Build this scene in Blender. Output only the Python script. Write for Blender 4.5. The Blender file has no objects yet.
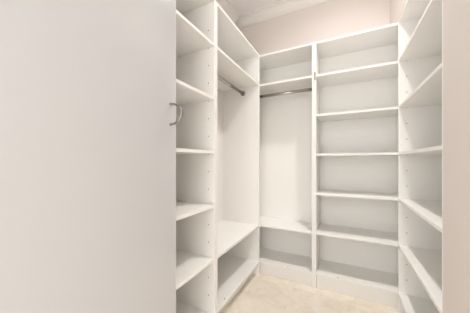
import bpy, bmesh, math
from mathutils import Vector, Matrix

S = bpy.context.scene
COL = S.collection
PI = math.pi

# ------------------------------------------------------------------ camera
CAM_H = 1.09
cd = bpy.data.cameras.new('camera')
cam = bpy.data.objects.new('camera', cd)
COL.objects.link(cam)
cam.location = (0, 0, CAM_H)
cam.rotation_euler = (PI / 2, 0, math.radians(26.99))
cd.sensor_width = 36.0
cd.lens = 215.48 * 36.0 / 470.0
cd.shift_y = 4.66 / 470.0
cd.clip_start = 0.02
S.camera = cam

# ------------------------------------------------------------------ light
S.view_settings.view_transform = 'Standard'
S.view_settings.look = 'None'
S.view_settings.gamma = 1.0
S.view_settings.use_curve_mapping = False
S.view_settings.exposure = 0.0

w = bpy.data.worlds.new('world')
S.world = w
w.use_nodes = True
# daylight of the room behind the camera, entering through the doorway
bg = w.node_tree.nodes['Background']
bg.inputs[0].default_value = (0.985, 0.972, 0.972, 1)
bg.inputs[1].default_value = 3.25


def lamp(name, kind, loc, rot, color, energy, **kw):
    d = bpy.data.lights.new(name, kind)
    d.color = color
    d.energy = energy
    for k, v in kw.items():
        setattr(d, k, v)
    o = bpy.data.objects.new(name, d)
    o.location = loc
    o.rotation_euler = rot
    COL.objects.link(o)
    return o


# the closet's ceiling lamp (above the frame)
lamp_light = lamp('ceiling_lamp_light', 'AREA', (0.04, 1.495, 2.65), (0, 0, 0), (1.0, 0.968, 0.955), 7.2, shape='DISK', size=0.10, spread=math.radians(165))
lamp_light.data.use_nodes = True
_nt = lamp_light.data.node_tree
_fo = _nt.nodes.new('ShaderNodeLightFalloff')
_fo.inputs['Strength'].default_value = 1.0
_nt.links.new(_fo.outputs['Linear'], _nt.nodes['Emission'].inputs['Strength'])
lamp('ceiling_lamp_glow', 'POINT', (0.04, 1.495, 2.67), (0, 0, 0), (1.0, 0.968, 0.955), 2.3, shadow_soft_size=0.05)


# ------------------------------------------------------------------ materials
def mat(name, color, rough=0.5, metal=0.0, spec=0.5):
    m = bpy.data.materials.new(name)
    m.use_nodes = True
    b = m.node_tree.nodes['Principled BSDF']
    b.inputs['Base Color'].default_value = (*color, 1)
    b.inputs['Roughness'].default_value = rough
    b.inputs['Metallic'].default_value = metal
    b.inputs['Specular IOR Level'].default_value = spec
    return m


def nodes(m):
    nt = m.node_tree
    return nt, nt.nodes, nt.links, nt.nodes['Principled BSDF']


def noise(nt, scale, detail=3.0, rough=0.5, vec=None, stretch=None):
    n = nt.nodes.new('ShaderNodeTexNoise')
    n.inputs['Scale'].default_value = scale
    n.inputs['Detail'].default_value = detail
    n.inputs['Roughness'].default_value = rough
    if vec is None:
        g = nt.nodes.new('ShaderNodeNewGeometry')
        vec = g.outputs['Position']
    if stretch:
        mp = nt.nodes.new('ShaderNodeMapping')
        mp.inputs['Scale'].default_value = stretch
        nt.links.new(vec, mp.inputs['Vector'])
        vec = mp.outputs['Vector']
    nt.links.new(vec, n.inputs['Vector'])
    return n


def bump(m, n, strength, dist):
    nt, N, L, b = nodes(m)
    bp = N.new('ShaderNodeBump')
    bp.inputs['Strength'].default_value = strength
    bp.inputs['Distance'].default_value = dist
    L.new(n.outputs['Fac'], bp.inputs['Height'])
    L.new(bp.outputs['Normal'], b.inputs['Normal'])


def vary(m, c0, c1, n, lo=0.35, hi=0.65):
    nt, N, L, b = nodes(m)
    r = N.new('ShaderNodeValToRGB')
    r.color_ramp.elements[0].position = lo
    r.color_ramp.elements[1].position = hi
    r.color_ramp.elements[0].color = (*c0, 1)
    r.color_ramp.elements[1].color = (*c1, 1)
    L.new(n.outputs['Fac'], r.inputs['Fac'])
    L.new(r.outputs['Color'], b.inputs['Base Color'])
    return r


M_WHITE = mat('white_melamine', (0.84, 0.83, 0.80), 0.42)
n_ = noise(M_WHITE.node_tree, 2.2, 2)
vary(M_WHITE, (0.955, 0.936, 0.897), (0.96, 0.946, 0.91), n_)
bump(M_WHITE, noise(M_WHITE.node_tree, 220, 2), 0.05, 0.0006)

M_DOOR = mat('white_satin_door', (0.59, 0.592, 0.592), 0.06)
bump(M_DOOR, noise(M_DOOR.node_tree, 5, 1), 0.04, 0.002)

M_WALL = mat('beige_wall_paint', (0.775, 0.715, 0.672), 0.75, spec=0.25)
bump(M_WALL, noise(M_WALL.node_tree, 75, 4, 0.6, stretch=(0.7, 0.7, 1.5)), 0.35, 0.004)

M_CEIL = mat('ceiling_paint', (0.955, 0.94, 0.925), 0.8, spec=0.2)
bump(M_CEIL, noise(M_CEIL.node_tree, 90, 3), 0.15, 0.003)

M_TRIM = mat('trim_paint', (0.85, 0.82, 0.78), 0.5)
bump(M_TRIM, noise(M_TRIM.node_tree, 60, 2), 0.03, 0.001)

M_HOLE = mat('drilled_hole', (0.16, 0.14, 0.12), 0.8)
n_ = noise(M_HOLE.node_tree, 400, 2)
vary(M_HOLE, (0.12, 0.10, 0.09), (0.2, 0.18, 0.15), n_)

M_PLUG = mat('plugged_hole', (0.74, 0.71, 0.66), 0.5)
bump(M_PLUG, noise(M_PLUG.node_tree, 300, 2), 0.1, 0.0005)

M_CHROME = mat('chrome', (0.52, 0.49, 0.46), 0.22, 1.0)
bump(M_CHROME, noise(M_CHROME.node_tree, 500, 1, stretch=(1, 1, 0.1)), 0.03, 0.0005)
M_NICKEL = mat('brushed_nickel', (0.33, 0.31, 0.29), 0.28, 1.0)
bump(M_NICKEL, noise(M_NICKEL.node_tree, 700, 1), 0.04, 0.0004)

# beige marble floor tiles
M_FLOOR = mat('beige_marble_tile', (0.7, 0.6, 0.47), 0.35)
nt, N, L, b = nodes(M_FLOOR)
geo = N.new('ShaderNodeNewGeometry')
TILE = 0.457
mp = N.new('ShaderNodeMapping')
mp.inputs['Location'].default_value = (-0.069 / TILE, -1.42 / TILE, 0)
mp.inputs['Scale'].default_value = (1 / TILE, 1 / TILE, 1)
L.new(geo.outputs['Position'], mp.inputs['Vector'])
fl = N.new('ShaderNodeVectorMath'); fl.operation = 'FLOOR'
L.new(mp.outputs['Vector'], fl.inputs[0])
wn = N.new('ShaderNodeTexWhiteNoise'); wn.noise_dimensions = '3D'
L.new(fl.outputs['Vector'], wn.inputs['Vector'])
off = N.new('ShaderNodeVectorMath'); off.operation = 'MULTIPLY_ADD'
L.new(wn.outputs['Color'], off.inputs[0])
off.inputs[1].default_value = (9, 9, 9)
L.new(geo.outputs['Position'], off.inputs[2])
n1 = noise(nt, 7.5, 6, 0.66, off.outputs['Vector'])
n1.inputs['Distortion'].default_value = 0.9
n2 = noise(nt, 26, 4, 0.6, off.outputs['Vector'])
ramp = N.new('ShaderNodeValToRGB')
e = ramp.color_ramp.elements
e[0].position = 0.3; e[0].color = (0.80, 0.69, 0.55, 1)
e[1].position = 0.7; e[1].color = (0.93, 0.87, 0.77, 1)
e2 = ramp.color_ramp.elements.new(0.5); e2.color = (0.88, 0.80, 0.68, 1)
L.new(n1.outputs['Fac'], ramp.inputs['Fac'])
mx = N.new('ShaderNodeMix'); mx.data_type = 'RGBA'; mx.blend_type = 'OVERLAY'
mx.inputs[0].default_value = 0.2
L.new(ramp.outputs['Color'], mx.inputs[6])
L.new(n2.outputs['Fac'], mx.inputs[7])
# tone of each tile
hv = N.new('ShaderNodeHueSaturation')
mr = N.new('ShaderNodeMapRange')
mr.inputs['To Min'].default_value = 0.93; mr.inputs['To Max'].default_value = 1.05
L.new(wn.outputs['Value'], mr.inputs['Value'])
L.new(mr.outputs['Result'], hv.inputs['Value'])
L.new(mx.outputs[2], hv.inputs['Color'])
# joints
fr = N.new('ShaderNodeVectorMath'); fr.operation = 'FRACTION'
L.new(mp.outputs['Vector'], fr.inputs[0])
sx = N.new('ShaderNodeSeparateXYZ')
L.new(fr.outputs['Vector'], sx.inputs[0])
lx = N.new('ShaderNodeMath'); lx.operation = 'LESS_THAN'; lx.inputs[1].default_value = 0.007
ly = N.new('ShaderNodeMath'); ly.operation = 'LESS_THAN'; ly.inputs[1].default_value = 0.007
L.new(sx.outputs[0], lx.inputs[0]); L.new(sx.outputs[1], ly.inputs[0])
mxm = N.new('ShaderNodeMath'); mxm.operation = 'MAXIMUM'
L.new(lx.outputs[0], mxm.inputs[0]); L.new(ly.outputs[0], mxm.inputs[1])
jm = N.new('ShaderNodeMix'); jm.data_type = 'RGBA'
L.new(mxm.outputs[0], jm.inputs[0])
L.new(hv.outputs['Color'], jm.inputs[6])
jm.inputs[7].default_value = (0.80, 0.72, 0.60, 1)
L.new(jm.outputs[2], b.inputs['Base Color'])


# ------------------------------------------------------------------ mesh helpers
def add_box(bm, x0, x1, y0, y1, z0, z1, bev=0.0, mi=0):
    r = bmesh.ops.create_cube(bm, size=1.0)
    vs = r['verts']
    for v in vs:
        v.co.x = x0 if v.co.x < 0 else x1
        v.co.y = y0 if v.co.y < 0 else y1
        v.co.z = z0 if v.co.z < 0 else z1
    fs = set(f for v in vs for f in v.link_faces)
    for f in fs:
        f.material_index = mi
    if bev:
        es = list(set(ed for v in vs for ed in v.link_edges))
        bmesh.ops.bevel(bm, geom=es, offset=bev, segments=1, affect='EDGES')


def add_disc(bm, c, axis, r, mi=1, n=10, depth=0.0004):
    """shallow round plug standing `depth` off a face; axis is the outward normal"""
    z = Vector(axis).normalized()
    x = z.orthogonal().normalized()
    y = z.cross(x)
    c = Vector(c)
    top = [bm.verts.new(c + z * depth + (x * math.cos(2 * PI * i / n) + y * math.sin(2 * PI * i / n)) * r) for i in range(n)]
    bot = [bm.verts.new(c - z * 0.001 + (x * math.cos(2 * PI * i / n) + y * math.sin(2 * PI * i / n)) * r) for i in range(n)]
    f = bm.faces.new(top); f.material_index = mi
    for i in range(n):
        f = bm.faces.new((bot[i], bot[(i + 1) % n], top[(i + 1) % n], top[i])); f.material_index = mi


def add_tube(bm, pts, radii, n=16, mi=0, caps=True):
    pts = [Vector(p) for p in pts]
    if not isinstance(radii, (list, tuple)):
        radii = [radii] * len(pts)
    rings = []
    t0 = (pts[1] - pts[0]).normalized()
    x = t0.orthogonal().normalized()
    for i, p in enumerate(pts):
        a = pts[max(i - 1, 0)]; c = pts[min(i + 1, len(pts) - 1)]
        t = (c - a).normalized()
        x = (x - t * x.dot(t)).normalized()
        y = t.cross(x)
        rings.append([bm.verts.new(p + (x * math.cos(2 * PI * k / n) + y * math.sin(2 * PI * k / n)) * radii[i]) for k in range(n)])
    for a, c in zip(rings, rings[1:]):
        for k in range(n):
            f = bm.faces.new((a[k], a[(k + 1) % n], c[(k + 1) % n], c[k]))
            f.smooth = True; f.material_index = mi
    if caps:
        bm.faces.new(rings[0][::-1]).material_index = mi
        bm.faces.new(rings[-1]).material_index = mi


def build(name, bm, mats, parent=None, base=None):
    bmesh.ops.recalc_face_normals(bm, faces=bm.faces[:])
    if base is None:
        base = Vector((0, 0, 0))
    base = Vector(base)
    if base.length:
        bmesh.ops.translate(bm, verts=bm.verts[:], vec=-base)
    me = bpy.data.meshes.new(name)
    bm.to_mesh(me)
    bm.free()
    for m in (mats if isinstance(mats, (list, tuple)) else [mats]):
        me.materials.append(m)
    o = bpy.data.objects.new(name, me)
    COL.objects.link(o)
    o.location = base
    if parent:
        o.parent = parent
        o.location = (0, 0, 0)
    return o


class Unit:
    """a thing: an Empty at its base; parts are given in world coordinates"""

    def __init__(self, name, label, cat, base, group=None):
        self.base = Vector(base)
        o = bpy.data.objects.new(name, None)
        o.empty_display_size = 0.1
        COL.objects.link(o)
        o.location = self.base
        o['label'] = label
        o['category'] = cat
        if group:
            o['group'] = group
        self.o = o

    def part(self, name, bm, mats, parent=None, label=None):
        bmesh.ops.translate(bm, verts=bm.verts[:], vec=-self.base)
        o = build(name, bm, mats, parent or self.o)
        if label:
            o['label'] = label
        return o

    def panel(self, name, x0, x1, y0, y1, z0, z1, holes=None, bev=0.0012, hm=None):
        bm = bmesh.new()
        add_box(bm, x0, x1, y0, y1, z0, z1, bev)
        for c, ax in (holes or []):
            add_disc(bm, c, ax, 0.0034)
        return self.part(name, bm, [M_WHITE, hm or M_HOLE] if holes else M_WHITE)


def struct(name, boxes, m):
    bm = bmesh.new()
    for bx in boxes:
        add_box(bm, *bx)
    o = build(name, bm, m)
    o['kind'] = 'structure'
    return o


# ------------------------------------------------------------------ layout
T = 0.018
XL = -0.7285                 # front of the left run
XLB = -1.13                  # its back
XR = 0.349                   # front of the right run / face of the right wall
XRB = 0.66
YB = 1.954                   # front of the back run
YBB = 2.265                  # its back
TOP = 2.110
CEIL = 2.74
SH = [0.462 + 0.3372 * k for k in range(5)]     # undersides of the shelves
BOT = 0.112
PITCH = 0.1124
YT0, YT1, YH0 = 0.784, 1.1646, 1.1652           # left tower, left hanging unit

# ------------------------------------------------------------------ setting
struct('floor', [(-1.25, 0.85, -1.7, 2.40, -0.08, 0.0)], M_FLOOR)
struct('ceiling', [(-1.25, 0.85, -1.7, 2.40, CEIL, CEIL + 0.08)], M_CEIL)
struct('wall_back', [(-1.25, 0.85, YBB + 0.004, 2.40, 0, CEIL)], M_WALL)
struct('wall_left', [(-1.25, XLB - 0.004, 0.08, YBB + 0.004, 0, CEIL),
                     (-1.25, XL + 0.004, -0.50, 0.08, 0, CEIL)], M_WALL)
struct('wall_right', [(XR - 0.001, 0.85, -0.50, 1.1375, 0, CEIL),
                      (XR - 0.001, 0.85, 1.1375, YBB + 0.004, TOP + 0.004, CEIL),
                      (XRB + 0.004, 0.85, 1.1375, YBB + 0.004, 0, TOP + 0.004)], M_WALL)
struct('wall_front', [(-1.25, -0.70, -0.62, -0.50, 0, CEIL),
                      (0.32, 0.85, -0.62, -0.50, 0, CEIL),
                      (-0.70, 0.32, -0.62, -0.50, 2.45, CEIL)], M_WALL)


def crown(name, p0, p1, inward):
    """crown moulding running p0 -> p1 along a wall; inward = unit vector into the room"""
    prof = [(0, 0.0), (0.008, 0.0), (0.009, 0.010), (0.014, 0.016), (0.019, 0.034), (0.031, 0.056), (0.049, 0.076),
            (0.056, 0.080), (0.057, 0.090), (0.066, 0.093), (0.066, 0.100), (0, 0.100)]
    bm = bmesh.new()
    rings = []
    for p in (p0, p1):
        rings.append([bm.verts.new((p[0] + inward[0] * a, p[1] + inward[1] * a, CEIL - 0.100 + h)) for a, h in prof])
    n = len(prof)
    for k in range(n):
        bm.faces.new((rings[0][k], rings[0][(k + 1) % n], rings[1][(k + 1) % n], rings[1][k]))
    bm.faces.new(rings[0]); bm.faces.new(rings[1][::-1])
    o = build(name, bm, M_TRIM)
    o['kind'] = 'structure'


crown('trim_1', (XLB - 0.004, YBB + 0.004), (XR - 0.001, YBB + 0.004), (0, -1))
crown('trim_2', (XLB - 0.004, 0.08), (XLB - 0.004, YBB - 0.062), (1, 0))
crown('trim_3', (XR - 0.001, -0.50), (XR - 0.001, YBB - 0.062), (-1, 0))


# ------------------------------------------------------------------ shared bits
def hole_rows(pos_list, axis, z0=0.237, n=16):
    """pin holes: columns at the (x, y) positions"""
    out = []
    for (x, y) in pos_list:
        for k in range(n):
            z = 0.237 + PITCH * k
            if z < TOP - 0.06:
                out.append(((x, y, z), axis))
    return out


def bottom_with_screws(u, x0, x1, y0, y1, screws):
    bm = bmesh.new()
    add_box(bm, x0, x1, y0, y1, BOT, BOT + T + 0.001, 0.0012)
    for (x, y) in screws:
        add_disc(bm, (x, y, BOT + T + 0.001), (0, 0, 1), 0.0048)
    u.part('bottom_panel', bm, [M_WHITE, M_HOLE])


def rod(u, a, c, r=0.0145):
    a, c = Vector(a), Vector(c)
    d = (c - a).normalized()
    bm = bmesh.new()
    add_tube(bm, [a + d * 0.001, c - d * 0.001], r, 20)
    ro = u.part('closet_rod', bm, M_CHROME, label='chrome hanging rod')
    for p, s in ((a, 1), (c, -1)):
        bm = bmesh.new()
        q = p + d * s * 0.0005
        add_tube(bm, [q, q + d * s * 0.004, q + d * s * 0.006, q + d * s * 0.014, q + d * s * 0.015],
                 [0.025, 0.025, 0.022, 0.020, 0.0148], 20)
        u.part('rod_flange', bm, M_NICKEL, parent=ro)


# ------------------------------------------------------------------ tall cabinet with the closed door
DX = XL + 0.0185
u = Unit('tall_cabinet', 'tall closed cabinet with plain satin white door and arched metal pull, filling the left side',
         'cabinet', (XL, 0.43, 0))
u.panel('side_panel', XLB, XL - 0.001, 0.085, 0.103, 0, TOP)
u.panel('side_panel', XLB, XL - 0.001, 0.765, 0.783, 0, TOP)
u.panel('top_panel', XLB, XL - 0.001, 0.1035, 0.7645, TOP - T, TOP)
u.panel('bottom_panel', XLB, XL - 0.001, 0.1035, 0.7645, BOT, BOT + T)
u.panel('back_panel', XLB, XLB + 0.006, 0.1035, 0.7645, BOT + T, TOP - T, bev=0)
u.panel('toe_kick', XL - 0.076, XL - 0.06, 0.1035, 0.7645, 0, BOT)
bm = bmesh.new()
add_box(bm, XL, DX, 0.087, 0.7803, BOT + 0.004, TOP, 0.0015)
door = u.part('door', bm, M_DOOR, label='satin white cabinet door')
bm = bmesh.new()
hz, ha, hb, hy = 1.3045, 0.0465, 0.0625, 0.744
pts, rad = [], []
for i in range(33):
    t = -PI / 2 + PI * i / 32
    pts.append((DX + 0.002 + hb * max(math.cos(t), 0), hy, hz + ha * math.sin(t)))
    rad.append(0.0042 + 0.0011 * math.cos(t))
pts[0] = (DX + 0.0006, hy, hz - ha); pts[-1] = (DX + 0.0006, hy, hz + ha)
add_tube(bm, pts, rad, 14)
for s in (-1, 1):
    add_tube(bm, [(DX + 0.0004, hy, hz + s * ha), (DX + 0.005, hy, hz + s * ha), (DX + 0.007, hy, hz + s * ha)],
             [0.0066, 0.0062, 0.0045], 14)
u.part('handle', bm, M_NICKEL, parent=door, label='arched brushed metal door pull')

# ------------------------------------------------------------------ left open shelf tower
u = Unit('shelf_tower', 'narrow white open shelf tower directly beside the closed cabinet door, on the left run',
         'shelving unit', (XL, (YT0 + YT1) / 2, 0), group='open shelf units')
g0, g1 = YT0 + T, YT1 - T
u.panel('side_panel', XLB, XL, YT0, g0, 0, TOP, hole_rows([(XL - 0.044, g0), (XLB + 0.05, g0)], (0, 1, 0)))
u.panel('side_panel', XLB, XL, g1, YT1, 0, TOP, hole_rows([(XL - 0.044, g1), (XLB + 0.05, g1)], (0, -1, 0)))
a, c = g0 + 0.0004, g1 - 0.0004
u.panel('top_panel', XLB, XL, a, c, TOP - T, TOP)
for z in SH:
    u.panel('shelf', XLB + 0.0065, XL - 0.001, a, c, z, z + T)
bottom_with_screws(u, XLB + 0.0065, XL, a, c, [(XL - 0.02, a + 0.1)])
u.panel('back_panel', XLB, XLB + 0.006, a, c, BOT, TOP - T - 0.0005, bev=0)
u.panel('toe_kick', XL - 0.076, XL - 0.06, a, c, 0, BOT - 0.0005)

# ------------------------------------------------------------------ left hanging unit
u = Unit('hanging_unit', 'white hanging unit between narrow shelf tower and left corner, chrome rod running along its depth',
         'closet unit', (XL, 1.56, 0), group='hanging units with a rod')
g0 = YH0 + T
u.panel('side_panel', XLB, XL, YH0, g0, 0, TOP, hole_rows([(XL - 0.05, g0), (XLB + 0.05, g0)], (0, 1, 0)))
YE = YB - T                 # end panel closing the corner
u.panel('side_panel', XLB, XL, YE, YB - 0.0003, 0, TOP,
        hole_rows([(XL - 0.055, YE), (XLB + 0.053, YE)], (0, -1, 0)), hm=M_PLUG)
a, c = g0 + 0.0004, YE - 0.0004
u.panel('top_panel', XLB, XL, a, c, TOP - T, TOP)
for z in (SH[0], SH[4]):
    u.panel('shelf', XLB + 0.0065, XL - 0.0005, a, c, z, z + T)
bottom_with_screws(u, XLB + 0.0065, XL, a, c, [(-0.746, 1.304)])
u.panel('back_panel', XLB, XLB + 0.006, a, c, BOT, TOP - T - 0.0005, bev=0)
u.panel('toe_kick', XL - 0.076, XL - 0.06, a, c, 0, BOT - 0.0005)
rod(u, (-0.8955, g0, 1.758), (-0.8955, YE, 1.758))

# ------------------------------------------------------------------ back hanging unit
xa0, xa1 = XL, -0.235
u = Unit('hanging_unit', 'white hanging unit on the back wall, tall empty bay with rod under upper shelf',
         'closet unit', ((xa0 + xa1) / 2, YB, 0), group='hanging units with a rod')
xg = -0.842                  # it runs on behind the end panel of the left run
u.panel('side_panel', xg - T, xg, YB + 0.0005, YBB, 0, TOP)
u.panel('side_panel', xa1 - T, xa1, YB, YBB, 0, TOP)
a, c = xg + 0.0004, xa1 - T - 0.0004
u.panel('top_panel', a, c, YB + 0.0005, YBB, TOP - T, TOP)
for z in (SH[0], SH[4]):
    u.panel('shelf', a, c, YB + 0.001, YBB - 0.0065, z, z + T)
bottom_with_screws(u, a, c, YB + 0.0005, YBB - 0.0065, [(-0.46, YB + 0.012)])
u.panel('back_panel', a, c, YBB - 0.006, YBB, BOT, TOP - T - 0.0005, bev=0)
u.panel('toe_kick', a, c, YB + 0.025, YB + 0.041, 0, BOT - 0.0005)
rod(u, (xg, 2.11, 1.758), (xa1 - T, 2.11, 1.758))

# ------------------------------------------------------------------ back shelf tower
xb0, xb1 = -0.2347, 0.428      # runs on behind the end panel of the right unit
u = Unit('shelf_tower', 'wide white open shelf tower on the back wall, five shelves between top and bottom',
         'shelving unit', ((xb0 + xb1) / 2, YB, 0), group='open shelf units')
u.panel('side_panel', xb0, xb0 + T, YB, YBB, 0, TOP,
        hole_rows([(xb0 + T, YB + 0.04), (xb0 + T, YBB - 0.05)], (1, 0, 0)))
u.panel('side_panel', xb1 - T, xb1, YB + 0.0005, YBB, 0, TOP,
        hole_rows([(xb1 - T, YB + 0.04), (xb1 - T, YBB - 0.05)], (-1, 0, 0)))
a, c = xb0 + T + 0.0004, xb1 - T - 0.0004
u.panel('top_panel', a, c, YB + 0.0005, YBB, TOP - T, TOP)
for z in SH:
    u.panel('shelf', a, c, YB + 0.001, YBB - 0.0065, z, z + T)
bottom_with_screws(u, a, c, YB + 0.0005, YBB - 0.0065, [(-0.049, YB + 0.010)])
u.panel('back_panel', a, c, YBB - 0.006, YBB, BOT, TOP - T - 0.0005, bev=0)
u.panel('toe_kick', a, c, YB + 0.022, YB + 0.038, 0, BOT - 0.0005)
# small hook on the edge of the upright
hx = -0.2275
bm = bmesh.new()
add_box(bm, hx - 0.005, hx + 0.005, YB - 0.0025, YB - 0.0002, 1.785, 1.852, 0.001)
hk = u.part('hook', bm, M_NICKEL, label='small metal hook on the upright edge')
bm = bmesh.new()
add_tube(bm, [(hx, YB - 0.0022, 1.80), (hx + 0.001, YB - 0.012, 1.789), (hx + 0.002, YB - 0.022, 1.790), (hx + 0.003, YB - 0.028, 1.80)],
         [0.003, 0.003, 0.0028, 0.0034], 10)
u.part('prong', bm, M_NICKEL, parent=hk)

# ------------------------------------------------------------------ right shelf unit
yr0 = 1.139
u = Unit('shelf_tower', 'white open shelf unit recessed into the right wall, its five shelves seen edge on',
         'shelving unit', (XR, (yr0 + YB) / 2, 0), group='open shelf units')
u.panel('side_panel', XR + 0.0012, XRB, yr0, yr0 + T, 0, TOP,
        hole_rows([(XR + 0.05, yr0 + T), (XRB - 0.05, yr0 + T)], (0, 1, 0)))
u.panel('side_panel', XR, XRB, YE, YB - 0.0003, 0, TOP,
        hole_rows([(XR + 0.047, YE), (XRB - 0.05, YE)], (0, -1, 0)))
a, c = yr0 + T + 0.0004, YE - 0.0004
u.panel('top_panel', XR, XRB, a, c, TOP - T, TOP)
for z in SH:
    u.panel('shelf', XR + 0.001, XRB - 0.0065, a, c, z, z + T)
bottom_with_screws(u, XR, XRB - 0.0065, a, c, [(XR + 0.02, a + 0.1)])
u.panel('back_panel', XRB - 0.006, XRB, a, c, BOT, TOP - T - 0.0005, bev=0)
u.panel('toe_kick', XR + 0.07, XR + 0.085, a, c, 0, BOT - 0.0005)
